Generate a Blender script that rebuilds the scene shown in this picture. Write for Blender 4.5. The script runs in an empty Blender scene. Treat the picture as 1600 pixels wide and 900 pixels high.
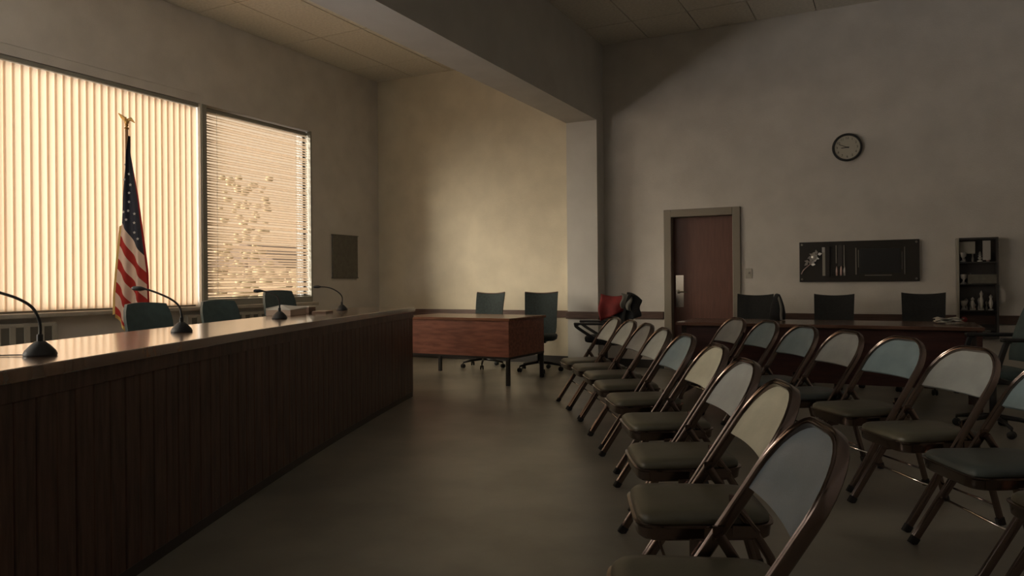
import bpy, bmesh, math, random
from mathutils import Vector, Matrix
random.seed(7)
SC = bpy.context.scene
COL = SC.collection
PI = math.pi

# ------------------------------------------------------------------ camera
EYE = 1.15
YAW, ROLL, FPX = 0.47545, -0.00841, 1148.6
cd = bpy.data.cameras.new('camera'); cam = bpy.data.objects.new('camera', cd); COL.objects.link(cam)
cd.sensor_fit = 'HORIZONTAL'; cd.sensor_width = 36.0
cd.lens = 36.0 * FPX / 1600.0
cd.shift_y = -10.0 / 1600.0
cd.clip_start = 0.02; cd.clip_end = 200
f_ = Vector((-math.sin(YAW), math.cos(YAW), 0)); r_ = Vector((math.cos(YAW), math.sin(YAW), 0)); u_ = Vector((0, 0, 1))
r2 = r_ * math.cos(ROLL) + u_ * math.sin(ROLL); u2 = -r_ * math.sin(ROLL) + u_ * math.cos(ROLL)
cam.matrix_world = Matrix(((r2.x, u2.x, -f_.x, 0), (r2.y, u2.y, -f_.y, 0), (r2.z, u2.z, -f_.z, EYE), (0, 0, 0, 1)))
SC.camera = cam

# ------------------------------------------------------------------ world, sun, exposure
SC.view_settings.view_transform = 'Standard'; SC.view_settings.look = 'None'
SC.view_settings.gamma = 1.0; SC.view_settings.use_curve_mapping = False
SC.view_settings.exposure = 0.35
w = bpy.data.worlds.new('world'); SC.world = w; w.use_nodes = True
nt = w.node_tree; nt.nodes.clear()
out = nt.nodes.new('ShaderNodeOutputWorld'); bg = nt.nodes.new('ShaderNodeBackground')
tc = nt.nodes.new('ShaderNodeTexCoord'); sp = nt.nodes.new('ShaderNodeSeparateXYZ'); rp = nt.nodes.new('ShaderNodeValToRGB')
nt.links.new(tc.outputs['Generated'], sp.inputs[0]); nt.links.new(sp.outputs['Z'], rp.inputs[0])
rp.color_ramp.elements[0].position = 0.0; rp.color_ramp.elements[0].color = (1.0, 0.70, 0.42, 1)
rp.color_ramp.elements[1].position = 0.6; rp.color_ramp.elements[1].color = (0.80, 0.72, 0.58, 1)
nt.links.new(rp.outputs[0], bg.inputs[0]); bg.inputs[1].default_value = .68
nt.links.new(bg.outputs[0], out.inputs[0])
sd = bpy.data.lights.new('sun', 'SUN'); sun = bpy.data.objects.new('sun', sd); COL.objects.link(sun)
sd.energy = 11.5; sd.angle = math.radians(46); sd.color = (1.0, 0.89, 0.71)
sun_dir = Vector((0.74, 0.66, -0.10)).normalized()
sun.rotation_euler = sun_dir.to_track_quat('-Z', 'Y').to_euler()
sun.location = (-14, -2, 6)
ad = bpy.data.lights.new('fill_lamp', 'AREA'); fill_obj = bpy.data.objects.new('fill_lamp', ad); COL.objects.link(fill_obj)   # added fill lamp outside an unseen window to the camera's left
ad.shape = 'RECTANGLE'; ad.size = 3.8; ad.size_y = 2.3; ad.energy = 48; ad.color = (0.95, 0.97, 1.0)
fill_obj.location = (-7.75, -.75, 2.1); fill_obj.rotation_euler = (0, -PI / 2, 0)
gd = bpy.data.lights.new('upward_fill_lamp', 'AREA'); gb = bpy.data.objects.new('upward_fill_lamp', gd); COL.objects.link(gb)   # added lamp aimed up through that window to brighten ceiling and left bay
gd.shape = 'RECTANGLE'; gd.size = 5.0; gd.size_y = 4.6; gd.energy = 1950; gd.color = (0.97, 0.97, 1.0)
gb.location = (-9.3, -1.0, -.3); gb.rotation_euler = Vector((.50, .32, .82)).to_track_quat('-Z', 'Y').to_euler()

# ------------------------------------------------------------------ materials
def srgb(h):
    v = [int(h[i:i + 2], 16) / 255 for i in (0, 2, 4)]
    return tuple(c / 12.92 if c <= .04045 else ((c + .055) / 1.055) ** 2.4 for c in v) + (1,)
def mat(name, col, rough=.6, metal=0., spec=.5, noise=0., nscale=8., bump=0., bscale=120., stretch=None, col2=None, coat=0.):
    m = bpy.data.materials.new(name); m.use_nodes = True
    t = m.node_tree; b = t.nodes['Principled BSDF']
    b.inputs['Base Color'].default_value = (*col[:3], 1); b.inputs['Roughness'].default_value = rough
    b.inputs['Metallic'].default_value = metal; b.inputs['Specular IOR Level'].default_value = spec
    b.inputs['Coat Weight'].default_value = coat; b.inputs['Coat Roughness'].default_value = .15
    if noise or bump:
        co = t.nodes.new('ShaderNodeTexCoord'); mp = t.nodes.new('ShaderNodeMapping')
        t.links.new(co.outputs['Object'], mp.inputs[0])
        if stretch: mp.inputs['Scale'].default_value = stretch
    if noise:
        n = t.nodes.new('ShaderNodeTexNoise'); n.inputs['Scale'].default_value = nscale; n.inputs['Detail'].default_value = 6
        t.links.new(mp.outputs[0], n.inputs['Vector'])
        mx = t.nodes.new('ShaderNodeMix'); mx.data_type = 'RGBA'
        c2 = col2 or tuple(c * (1 - noise) for c in col[:3])
        mx.inputs[6].default_value = (*[min(1, c * (1 + noise * .4)) for c in col[:3]], 1); mx.inputs[7].default_value = (*c2[:3], 1)
        cr = t.nodes.new('ShaderNodeValToRGB'); cr.color_ramp.elements[0].position = .35; cr.color_ramp.elements[1].position = .65
        t.links.new(n.outputs['Fac'], cr.inputs[0]); t.links.new(cr.outputs[0], mx.inputs[0])
        t.links.new(mx.outputs[2], b.inputs['Base Color'])
    if bump:
        n2 = t.nodes.new('ShaderNodeTexNoise'); n2.inputs['Scale'].default_value = bscale; n2.inputs['Detail'].default_value = 3
        t.links.new(mp.outputs[0], n2.inputs['Vector'])
        bp = t.nodes.new('ShaderNodeBump'); bp.inputs['Strength'].default_value = bump; bp.inputs['Distance'].default_value = .01
        t.links.new(n2.outputs['Fac'], bp.inputs['Height']); t.links.new(bp.outputs[0], b.inputs['Normal'])
    return m
M = {}
M['wall'] = mat('wall_paint', (.63, .59, .53), .85, noise=.08, nscale=3, bump=.25, bscale=90)
M['cream'] = mat('cream_wall_paint', (.66, .59, .45), .85, noise=.08, nscale=3, bump=.25, bscale=90)
M['grey_paint'] = mat('grey_paint', (.56, .54, .50), .8, noise=.06, nscale=3, bump=.15, bscale=90)
M['tile'] = mat('ceiling_tile_board', (.74, .70, .61), .95, noise=.10, nscale=30, bump=.3, bscale=60)
M['floor'] = mat('floor_linoleum', (.29, .27, .22), .30, spec=.5, noise=.22, nscale=2.2, bump=.03, bscale=25)
M['rail'] = mat('rail_wood', (.10, .055, .04), .5, noise=.3, nscale=14, stretch=(.4, 4, 4))
M['base'] = mat('baseboard_vinyl', (.03, .026, .022), .5)
M['plank'] = mat('dais_plank_wood', (.098, .05, .035), .45, noise=.5, nscale=7, stretch=(6, 6, .6), bump=.05, bscale=40)
M['daistop'] = mat('dais_top_wood', (.26, .15, .09), .18, noise=.3, nscale=5, stretch=(6, 1, 1), spec=1.0, coat=1.0)
M['daistop'].node_tree.nodes['Principled BSDF'].inputs['Coat IOR'].default_value = 2.6
M['desk'] = mat('desk_veneer', (.33, .125, .082), .4, noise=.35, nscale=5, stretch=(1, 5, 6))
M['desktop'] = mat('desk_top_veneer', (.30, .13, .075), .25, noise=.3, nscale=5, stretch=(1, 6, 6))
M['darktop'] = mat('table_top_veneer', (.15, .08, .055), .22, noise=.3, nscale=5, stretch=(1, 6, 6))
M['darkwood'] = mat('table_veneer', (.07, .026, .021), .4, noise=.3, nscale=5, stretch=(1, 5, 6))
M['door'] = mat('door_veneer', (.145, .062, .042), .45, noise=.14, nscale=6, stretch=(6, 6, .7))
M['frame_paint'] = mat('door_frame_paint', (.25, .215, .165), .5)
M['steel'] = mat('brushed_steel', (.72, .66, .58), .14, metal=1.0)
M['bronze'] = mat('bronze_chair_steel', (.19, .145, .128), .17, metal=1.0)
M['seat_vinyl'] = mat('olive_seat_vinyl', (.092, .084, .056), .40, noise=.15, nscale=10, bump=.05, bscale=180)
M['seat_blue'] = mat('blue_seat_vinyl', (.07, .085, .08), .42, noise=.15, nscale=10, bump=.05, bscale=180)
M['black_metal'] = mat('black_metal', (.02, .019, .018), .4, spec=.5)
M['black_plastic'] = mat('black_plastic', (.016, .016, .016), .45)
M['rubber'] = mat('rubber', (.02, .018, .017), .8)
M['green_fabric'] = mat('dark_green_fabric', (.034, .048, .047), .85, noise=.2, nscale=40, bump=.1, bscale=300)
M['dark_fabric'] = mat('charcoal_fabric', (.022, .023, .022), .85, noise=.2, nscale=40)
M['teal_vinyl'] = mat('grey_teal_vinyl', (.06, .095, .095), .38, noise=.15, nscale=20)
M['brown_edge'] = mat('brown_piping', (.09, .04, .03), .6)
M['window_frame'] = mat('window_frame_paint', (.26, .25, .21), .5)
M['sash'] = mat('bronze_sash', (.045, .042, .036), .5)
M['sill'] = mat('sill_paint', (.42, .38, .31), .45, noise=.1)
M['radiator'] = mat('radiator_enamel', (.36, .33, .27), .45)
M['radiator_dark'] = mat('radiator_slot', (.12, .11, .09), .7)
M['gold'] = mat('gold_metal', (.55, .34, .12), .35, metal=.9)
M['pole'] = mat('flag_pole_wood', (.30, .16, .08), .35, coat=.4)
M['fringe'] = mat('gold_fringe', (.60, .40, .13), .7)
M['star'] = mat('star_white', (.50, .49, .47), .8)
M['paper'] = mat('paper', (.55, .42, .32), .8)
M['paper_white'] = mat('white_paper', (.70, .66, .58), .8)
M['book'] = mat('brown_cover', (.20, .12, .08), .6)
M['panel_grey'] = mat('grey_felt_panel', (.155, .145, .115), .9, noise=.15, nscale=20, bump=.1)
M['clock_face'] = mat('clock_face', (.50, .47, .38), .6)
M['black_print'] = mat('black_print', (.03, .028, .024), .7)
M['board'] = mat('dark_display_board', (.028, .024, .019), .3)
M['board_line'] = mat('tarnished_silver', (.30, .28, .24), .35, metal=.6)
M['silver'] = mat('silver_ornament', (.48, .46, .42), .4, metal=.5)
M['pinkish'] = mat('pale_pink_metal', (.55, .40, .36), .4, metal=.4)
M['case_side'] = mat('case_side_paint', (.34, .32, .26), .5)
M['case_back'] = mat('case_back', (.05, .045, .04), .6)
M['switch'] = mat('switch_plastic', (.42, .39, .33), .4)
M['red_cloth'] = mat('red_cloth', (.22, .022, .02), .8, noise=.2, nscale=15)
M['navy_cloth'] = mat('navy_cloth', (.020, .022, .024), .85)
M['grey_cloth'] = mat('grey_cloth', (.20, .195, .17), .85)
M['ground'] = mat('outside_ground', (.22, .17, .11), .9)
M['leaf'] = mat('shrub_leaf', (.42, .34, .21), .8)
M['outside_wall'] = mat('neighbour_wall', (.34, .26, .18), .9)
M['roof'] = mat('neighbour_roof', (.14, .10, .08), .9)
BACKS = {k: mat('back_vinyl_' + k, c, .42, noise=.12, nscale=12, bump=.06, bscale=150) for k, c in dict(
    grey=(.27, .285, .28), blue=(.18, .245, .27), beige=(.42, .41, .32), slate=(.125, .16, .19), pale=(.46, .50, .47)).items()}

def sheer(name, col, transl, transp):
    m = bpy.data.materials.new(name); m.use_nodes = True; t = m.node_tree; t.nodes.clear()
    o = t.nodes.new('ShaderNodeOutputMaterial'); d = t.nodes.new('ShaderNodeBsdfDiffuse'); tl = t.nodes.new('ShaderNodeBsdfTranslucent'); tr = t.nodes.new('ShaderNodeBsdfTransparent')
    d.inputs[0].default_value = (*col, 1); tl.inputs[0].default_value = (*col, 1)
    a = t.nodes.new('ShaderNodeMixShader'); a.inputs[0].default_value = transl
    t.links.new(d.outputs[0], a.inputs[1]); t.links.new(tl.outputs[0], a.inputs[2])
    b = t.nodes.new('ShaderNodeMixShader'); b.inputs[0].default_value = transp
    t.links.new(a.outputs[0], b.inputs[1]); t.links.new(tr.outputs[0], b.inputs[2]); t.links.new(b.outputs[0], o.inputs[0])
    return m
M['slat_fabric'] = sheer('sheer_blind_fabric', (.95, .75, .56), .31, .05)
M['slat_metal'] = sheer('blind_slat', (.80, .66, .52), .24, .0)
def glass(name):
    m = bpy.data.materials.new(name); m.use_nodes = True; t = m.node_tree; t.nodes.clear()
    o = t.nodes.new('ShaderNodeOutputMaterial'); g = t.nodes.new('ShaderNodeBsdfGlossy'); tr = t.nodes.new('ShaderNodeBsdfTransparent')
    g.inputs['Roughness'].default_value = .02; 
    a = t.nodes.new('ShaderNodeMixShader'); a.inputs[0].default_value = .05; t.links.new(tr.outputs[0], a.inputs[1]); t.links.new(g.outputs[0], a.inputs[2])
    t.links.new(a.outputs[0], o.inputs[0]); return m
M['glass'] = glass('window_glass')

def flag_material():
    m = bpy.data.materials.new('flag_cloth'); m.use_nodes = True; t = m.node_tree; t.nodes.clear(); N = t.nodes.new; L = t.links.new
    uv = N('ShaderNodeUVMap'); uv.uv_map = 'UVMap'; s = N('ShaderNodeSeparateXYZ'); L(uv.outputs[0], s.inputs[0])
    def mth(op, a, b):
        n = N('ShaderNodeMath'); n.operation = op
        for i, q in enumerate((a, b)):
            if isinstance(q, (int, float)): n.inputs[i].default_value = q
            else: L(q, n.inputs[i])
        return n.outputs[0]
    p = mth('SUBTRACT', 1.65, s.outputs['Y'])
    isblue = mth('LESS_THAN', p, 0.0)
    stripe = mth('GREATER_THAN', mth('MODULO', p, .244), .135)
    edge = mth('GREATER_THAN', s.outputs['X'], .93)
    red = mth('MAXIMUM', stripe, edge)
    def mix(fac, a, b):
        n = N('ShaderNodeMix'); n.data_type = 'RGBA'; L(fac, n.inputs[0])
        for i, q in ((6, a), (7, b)):
            if isinstance(q, tuple): n.inputs[i].default_value = q
            else: L(q, n.inputs[i])
        return n.outputs[2]
    c1 = mix(red, (.74, .60, .52, 1), (.42, .05, .045, 1))
    c2 = mix(isblue, c1, (.055, .062, .085, 1))
    c = mix(edge, c2, (.30, .03, .03, 1))
    o = N('ShaderNodeOutputMaterial'); d = N('ShaderNodeBsdfDiffuse'); tl = N('ShaderNodeBsdfTranslucent'); a = N('ShaderNodeMixShader'); a.inputs[0].default_value = .35
    L(c, d.inputs[0]); L(c, tl.inputs[0]); L(d.outputs[0], a.inputs[1]); L(tl.outputs[0], a.inputs[2]); L(a.outputs[0], o.inputs[0])
    return m
M['flag'] = flag_material()

# ------------------------------------------------------------------ mesh helpers
class MB:
    def __init__(s): s.v = []; s.f = []; s.uv = None
    def add(s, vs, fs):
        n = len(s.v); s.v += [tuple(q) for q in vs]; s.f += [tuple(i + n for i in q) for q in fs]; return s
    def box(s, x0, x1, y0, y1, z0, z1, m=None):
        vs = [(x, y, z) for z in (z0, z1) for y in (y0, y1) for x in (x0, x1)]
        if m: vs = [m @ Vector(q) for q in vs]
        return s.add(vs, [(0, 2, 3, 1), (4, 5, 7, 6), (0, 1, 5, 4), (2, 6, 7, 3), (0, 4, 6, 2), (1, 3, 7, 5)])
    def prism(s, pts, z0, z1):
        n = len(pts); vs = [(x, y, z0) for x, y in pts] + [(x, y, z1) for x, y in pts]
        fs = [tuple(range(n))[::-1], tuple(range(n, 2 * n))] + [(i, (i + 1) % n, n + (i + 1) % n, n + i) for i in range(n)]
        return s.add(vs, fs)
    def rings(s, rings, cap0=True, cap1=True):
        n = len(rings[0]); vs = [q for r in rings for q in r]; fs = []
        for k in range(len(rings) - 1):
            for i in range(n):
                j = (i + 1) % n; fs.append((k * n + i, k * n + j, (k + 1) * n + j, (k + 1) * n + i))
        if cap0: fs.append(tuple(range(n))[::-1])
        if cap1: fs.append(tuple(range((len(rings) - 1) * n, len(rings) * n)))
        return s.add(vs, fs)
    def tube(s, path, ra, rb=None, up=None, n=8, square=False):
        rb = rb or ra; P = [Vector(p) for p in path]; rr = []; up = Vector(up) if up else None; last = None
        for i, p in enumerate(P):
            t = (P[min(i + 1, len(P) - 1)] - P[max(i - 1, 0)]).normalized()
            if up is not None: a = up - t * up.dot(t)
            else:
                ref = last if last is not None else (Vector((0, 0, 1)) if abs(t.z) < .9 else Vector((1, 0, 0)))
                a = ref - t * ref.dot(t)
            a.normalize(); b = t.cross(a); last = a
            k = ra[i] if isinstance(ra, (list, tuple)) else ra; l = rb[i] if isinstance(rb, (list, tuple)) else rb
            if square:
                o = [(k * .7, l), (k, l * .7), (k, -l * .7), (k * .7, -l), (-k * .7, -l), (-k, -l * .7), (-k, l * .7), (-k * .7, l)]
            else: o = [(k * math.cos(2 * PI * j / n), -l * math.sin(2 * PI * j / n)) for j in range(n)]
            rr.append([p + a * x + b * y for x, y in o])
        return s.rings(rr)
    def section(s, path, sec, up):
        P = [Vector(p) for p in path]; rr = []; up = Vector(up)
        for i, p in enumerate(P):
            t = (P[min(i + 1, len(P) - 1)] - P[max(i - 1, 0)]).normalized(); a = (up - t * up.dot(t)).normalized(); b = t.cross(a)
            rr.append([p + a * x + b * y for x, y in sec])
        return s.rings(rr)
    def lathe(s, prof, c=(0, 0, 0), n=20, sx=1, sy=1):
        rr = [[(c[0] + r * sx * math.cos(2 * PI * j / n), c[1] + r * sy * math.sin(2 * PI * j / n), c[2] + z) for j in range(n)] for r, z in prof]
        return s.rings(rr)
    def ball(s, c, r, sc=(1, 1, 1), n=10):
        rr = []
        for k in range(1, n):
            a = PI * k / n
            rr.append([(c[0] + r * sc[0] * math.sin(a) * math.cos(2 * PI * j / n), c[1] + r * sc[1] * math.sin(a) * math.sin(2 * PI * j / n), c[2] - r * sc[2] * math.cos(a)) for j in range(n)])
        return s.rings(rr)
    def xf(s, m):
        s.v = [tuple(m @ Vector(q)) for q in s.v]; return s
    def build(s, name, m, parent=None, smooth=False, bevel=0, loc=None, seg=2):
        me = bpy.data.meshes.new(name); me.from_pydata(s.v, [], s.f); me.update()
        bm = bmesh.new(); bm.from_mesh(me); bmesh.ops.recalc_face_normals(bm, faces=bm.faces); bm.to_mesh(me); bm.free()
        if smooth:
            for p in me.polygons: p.use_smooth = True
        me.materials.append(m)
        o = bpy.data.objects.new(name, me); COL.objects.link(o)
        if parent: o.parent = parent
        if loc: o.location = loc
        if bevel:
            b = o.modifiers.new('bevel', 'BEVEL'); b.width = bevel; b.segments = seg; b.limit_method = 'ANGLE'
        if smooth == 'auto':
            e = o.modifiers.new('split', 'EDGE_SPLIT'); e.split_angle = math.radians(40)
        return o
def tag(o, label, cat, group=None, kind=None):
    o['label'] = label; o['category'] = cat
    if group: o['group'] = group
    if kind: o['kind'] = kind
    return o
def thing(name, label, cat, loc=(0, 0, 0), rz=0, group=None):
    o = bpy.data.objects.new(name, None); o.empty_display_size = .1; COL.objects.link(o)
    o.location = loc; o.rotation_euler = (0, 0, rz); return tag(o, label, cat, group)
def struct(o, label=None):
    o['kind'] = 'structure'
    if label: o['label'] = label
    return o
def box(name, m, x0, x1, y0, y1, z0, z1, parent=None, bevel=0):
    return MB().box(x0, x1, y0, y1, z0, z1).build(name, m, parent, bevel=bevel)
def dup(root, loc, rz, label, group=None, sub=None):
    c = root.copy(); COL.objects.link(c); c.location = loc; c.rotation_euler = (0, 0, rz); c['label'] = label
    if group: c['group'] = group
    for ch in list(root.children):
        d = ch.copy(); COL.objects.link(d); d.parent = c
        for g in list(ch.children):
            e = g.copy(); COL.objects.link(e); e.parent = d
    return c
def repaint(o, m):
    o.material_slots[0].link = 'OBJECT'; o.material_slots[0].material = m
def spline(pts, n=8):
    P = [Vector(p) for p in pts]; out = []
    for i in range(len(P) - 1):
        a, b, c, d = P[max(i - 1, 0)], P[i], P[i + 1], P[min(i + 2, len(P) - 1)]
        for k in range(n):
            t = k / n
            out.append(.5 * ((2 * b) + (c - a) * t + (2 * a - 5 * b + 4 * c - d) * t * t + (3 * b - a - 3 * c + d) * t ** 3))
    return out + [P[-1]]

# ------------------------------------------------------------------ room
XL, XR, YB, YF, ZC = -7.22, 4.6, 9.415, -3.2, 4.33
WZ0, WZ1 = .89, 3.28            # window opening heights
W1 = (1.6, 6.03); W2 = (6.10, 7.88)
struct(box('floor', M['floor'], XL - .3, XR + .2, YF - .2, YB + .3, -.1, 0), 'worn olive brown sheet floor with a dull shine')
wl = MB()
wl.box(XL - .25, XL, YF - .2, YB + .3, 0, WZ0).box(XL - .25, XL, YF - .2, YB + .3, WZ1, ZC + .2)
W3 = (-2.7, 1.2)  # unseen window opening, added to let the fill lamps in
wl.box(XL - .25, XL, YF - .2, W3[0], WZ0, WZ1).box(XL - .25, XL, W3[1], W1[0], WZ0, WZ1).box(XL - .25, XL, W1[1], W2[0], WZ0, WZ1).box(XL - .25, XL, W2[1], YB + .3, WZ0, WZ1)
struct(wl.build('wall_left', M['wall']), 'window wall')
PX0, PX1, PY = -3.87, -3.436, 9.15
DX0, DX1, DZ = -2.53, -1.734, 1.975
struct(box('wall_back_left', M['cream'], XL - .25, PX0 + .1, YB, YB + .25, 0, ZC + .2), 'cream wall behind the dais side of the room')
wb = MB().box(PX0 + .1, DX0, YB, YB + .25, 0, ZC + .2).box(DX1, XR + .2, YB, YB + .25, 0, ZC + .2).box(DX0, DX1, YB, YB + .25, DZ, ZC + .2)
struct(wb.build('wall_back_right', M['wall']), 'grey beige wall with the door and clock')
struct(box('wall_right', M['wall'], XR, XR + .2, YF - .2, YB + .3, 0, ZC + .2))
struct(box('wall_front', M['wall'], XL, XR + .2, YF - .2, YF, 0, ZC + .2))
struct(box('pillar', M['grey_paint'], PX0, PX1, PY, YB + .02, 0, 3.28), 'square grey pillar under the beam end')
struct(box('beam', M['grey_paint'], PX0, PX1, YF, YB + .02, 3.278, ZC + .1), 'deep grey ceiling beam')
# ceiling of lay-in boards, each its own
ce = struct(box('ceiling', M['black_print'], XL - .25, XR + .2, YF - .2, YB + .3, ZC + .035, ZC + .2), 'ceiling of square-edged boards')
tw, tl_ = .68, 1.36
tile_cache = {}
def add_tile(x0, x1, y0, y1):
    k = (round(x1 - x0, 3), round(y1 - y0, 3)); g = .006
    if k not in tile_cache:
        o = box('ceiling_tile', M['tile'], g - k[0] / 2, k[0] / 2 - g, g - k[1] / 2, k[1] / 2 - g, 0, .03, ce); tile_cache[k] = o
    else:
        o = tile_cache[k].copy(); COL.objects.link(o)
    o.location = ((x0 + x1) / 2, (y0 + y1) / 2, ZC + random.uniform(0, .003))
ys = [YB] + [8.70 - tl_ * k for k in range(9)]
for (xa, xb) in ((XL, PX0), (PX1, XR)):
    x = XL if xa == XL else PX1 - .04 - (.0)
    xs = [xa]; c0 = XL + tw if xa == XL else -2.80
    while c0 < xb - .05: xs.append(c0); c0 += tw
    xs.append(xb)
    for i in range(len(xs) - 1):
        for j in range(len(ys) - 1):
            if xs[i + 1] - xs[i] > .05: add_tile(xs[i], xs[i + 1], ys[j + 1], ys[j])
# rails and baseboards
RZ0, RZ1 = .645, .742
def trimset(n, kind, m, z0, z1, d):
    segs = [(XL, PX0, YB - d, YB), (PX0 - d, PX1 + d, PY - d, PY), (PX1, PX1 + d, PY, YB), (PX1 + d, -2.625, YB - d, YB), (-1.64, XR, YB - d, YB)]
    for i, (a, b, c, e) in enumerate(segs):
        struct(box(f'{kind}_{n + i}', m, a, b, c, e, z0, z1, bevel=.004))
trimset(1, 'trim', M['rail'], RZ0, RZ1, .022)
trimset(1, 'baseboard', M['base'], 0, .11, .012)
struct(box('trim_6', M['wall'], XL, XL + .006, W1[0] - .2, W1[1] + .05, WZ1 + .10, WZ1 + .112), 'thin seam line over the tall blinds')

# windows
def window(n, y0, y1, mull, zb):
    root = bpy.data.objects.new(f'window_{n}', None); COL.objects.link(root); struct(root)
    fr = MB(); x0, x1 = XL - .17, XL - .10
    fr.box(x0, x1, y0, y0 + .05, zb, WZ1).box(x0, x1, y1 - .05, y1, zb, WZ1).box(x0, x1, y0 + .05, y1 - .05, WZ1 - .05, WZ1).box(x0, x1, y0 + .05, y1 - .05, zb, zb + .06)
    for q in mull: fr.box(x0, x1, q - .025, q + .025, zb + .06, WZ1 - .05)
    fr.build('window_frame', M['sash'], root, bevel=.004)
    e = [y0 + .05] + list(mull) + [y1 - .05]
    for a, b in zip(e[:-1], e[1:]):
        box('pane', M['glass'], XL - .137, XL - .131, a + .02, b - .02, zb + .05, WZ1 - .045, root)
    return root
window(1, *W1, (2.4, 3.70), WZ0 - .02)
w2 = window(2, *W2, (), WZ0); window(3, *W3, (-1.4, -.1), WZ0)  # the last one is out of view, added for the fill light
box('reveal_liner', M['black_metal'], XL - .25, XL - .17, W2[1] - .012, W2[1], WZ0, WZ1, w2)  # black liner added over the sunlit jamb so it stays dark
cs = MB().box(XL - .10, XL + .012, W2[0] - .05, W2[0] + .012, WZ0, WZ1 + .0).box(XL - .10, XL + .012, W2[1] - .012, W2[1] + .014, WZ0, WZ1).box(XL - .10, XL + .01, W2[0] + .012, W2[1] - .012, WZ0, WZ0 + .08)
cs.build('casing', M['window_frame'], w2, bevel=.003)
struct(box('trim_7', M['sill'], XL - .1, XL + .10, W1[0] - .1, W2[1] + .04, WZ0 - .045, WZ0, bevel=.008), 'long painted window sill')

# vertical blind (window_1)
vb = thing('vertical_blind', 'tall closed vertical blind of cream fabric slats glowing with sunlight behind the flag', 'blind', (XL - .04, 0, 0))
box('head_rail', M['window_frame'], -.03, .03, W1[0] + .02, W1[1] - .02, WZ1 - .045, WZ1 - .005, vb)
pitch = .0785; first = None; y = W1[1] - .06; k = 0
while y > W1[0] + .04:
    if first is None:
        mb = MB(); n = 6; hw = .0465; ring = []
        vs = []
        for z in (WZ0 + .02, WZ1 - .05):
            for i in range(n + 1):
                t = -1 + 2 * i / n
                vs.append((.006 * (1 - t * t) - .006, hw * t, z))
        mb.add(vs, [(i, i + 1, n + 2 + i, n + 1 + i) for i in range(n)])
        first = mb.build('slat', M['slat_fabric'], vb, smooth=True); o = first
    else:
        o = first.copy(); COL.objects.link(o)
    o.location = (0, y, 0); o.rotation_euler = (0, 0, math.radians(7 + random.uniform(-1.2, 1.2)))
    y -= pitch; k += 1
# mini blind (window_2)
mbd = thing('mini_blind', 'half open white mini blind of thin level slats beside the tall blind', 'blind', (XL - .045, 0, 0))
box('head_rail', M['window_frame'], -.02, .02, W2[0] + .04, W2[1] - .04, WZ1 - .065, WZ1 - .030, mbd)
nsl = 66; zt, zb_ = WZ1 - .085, WZ0 + .13; first = None
for i in range(nsl):
    z = zt - (zt - zb_) * i / (nsl - 1)
    if first is None:
        vs = []; hw = .0175
        for yy in (W2[0] + .025, (W2[0] + W2[1]) / 2, W2[1] - .025):
            for t in (-1, -.33, .33, 1): vs.append((hw * t, yy, .004 * (1 - t * t)))
        first = MB().add(vs, [(a * 4 + j, a * 4 + j + 1, a * 4 + j + 5, a * 4 + j + 4) for a in range(2) for j in range(3)]).build('slat', M['slat_metal'], mbd, smooth=True); o = first
    else: o = first.copy(); COL.objects.link(o)
    o.location = (0, 0, z); o.rotation_euler = (random.uniform(-.0012, .0012), math.radians(42 + random.uniform(-4, 4)), 0)
box('bottom_rail', M['window_frame'], -.014, .014, W2[0] + .025, W2[1] - .025, zb_ - .045, zb_ - .028, mbd)
for yy in (W2[0] + .19, W2[1] - .19, W2[1] - .26):
    o = box('cord', M['paper_white'], .017, .020, yy - .002, yy + .002, zb_ - .03, zt + .03, mbd)

# outside the windows
struct(box('ground', M['ground'], -40, XL - .3, -14, 30, -.9, -.8), 'ground outside the windows')
struct(box('wall_sun_screen', M['outside_wall'], XL - 6.2, XL - .25, YF - .45, YF - .2, -.8, 6.0), 'unseen wall added outside to keep the sun off the third window')  # added out of view to block the sun from the unblinded window
hb = thing('house', 'pale neighbouring house seen dimly through the mini blind', 'house', (-23, 24, -.8))
box('wall', M['outside_wall'], -2, 2, -2.5, 2.5, 0, 2.6, hb)
MB().add([(-2.3, -2.8, 2.6), (2.3, -2.8, 2.6), (0, -2.8, 3.6), (-2.3, 2.8, 2.6), (2.3, 2.8, 2.6), (0, 2.8, 3.6)], [(0, 1, 2), (3, 5, 4), (0, 3, 4, 1), (1, 4, 5, 2), (0, 2, 5, 3)]).build('roof', M['roof'], hb)
def shrub(name, label, x, y, s, h):
    t = thing(name, label, 'shrub', (x, y, -.8))
    MB().tube([(0, 0, 0), (.02, .03, h * .5)], .06).build('trunk', M['roof'], t)
    b = MB()
    for i in range(110):
        a = random.uniform(0, 2 * PI); rr = s * math.sqrt(random.random()); z = h * random.uniform(.3, 1)
        b.ball((rr * math.cos(a), rr * math.sin(a), z), random.uniform(.09, .20) * s, (1, 1, .7), 5)
    b.build('foliage', M['leaf'], t, smooth=True)
shrub('shrub', 'rounded dark shrub outside the lower half of the mini blind window', -13.0, 13.0, 1.0, 2.3)
shrub('young_tree', 'taller loose tree outside the mini blind window', -17.5, 16.2, .8, 5.2)

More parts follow.
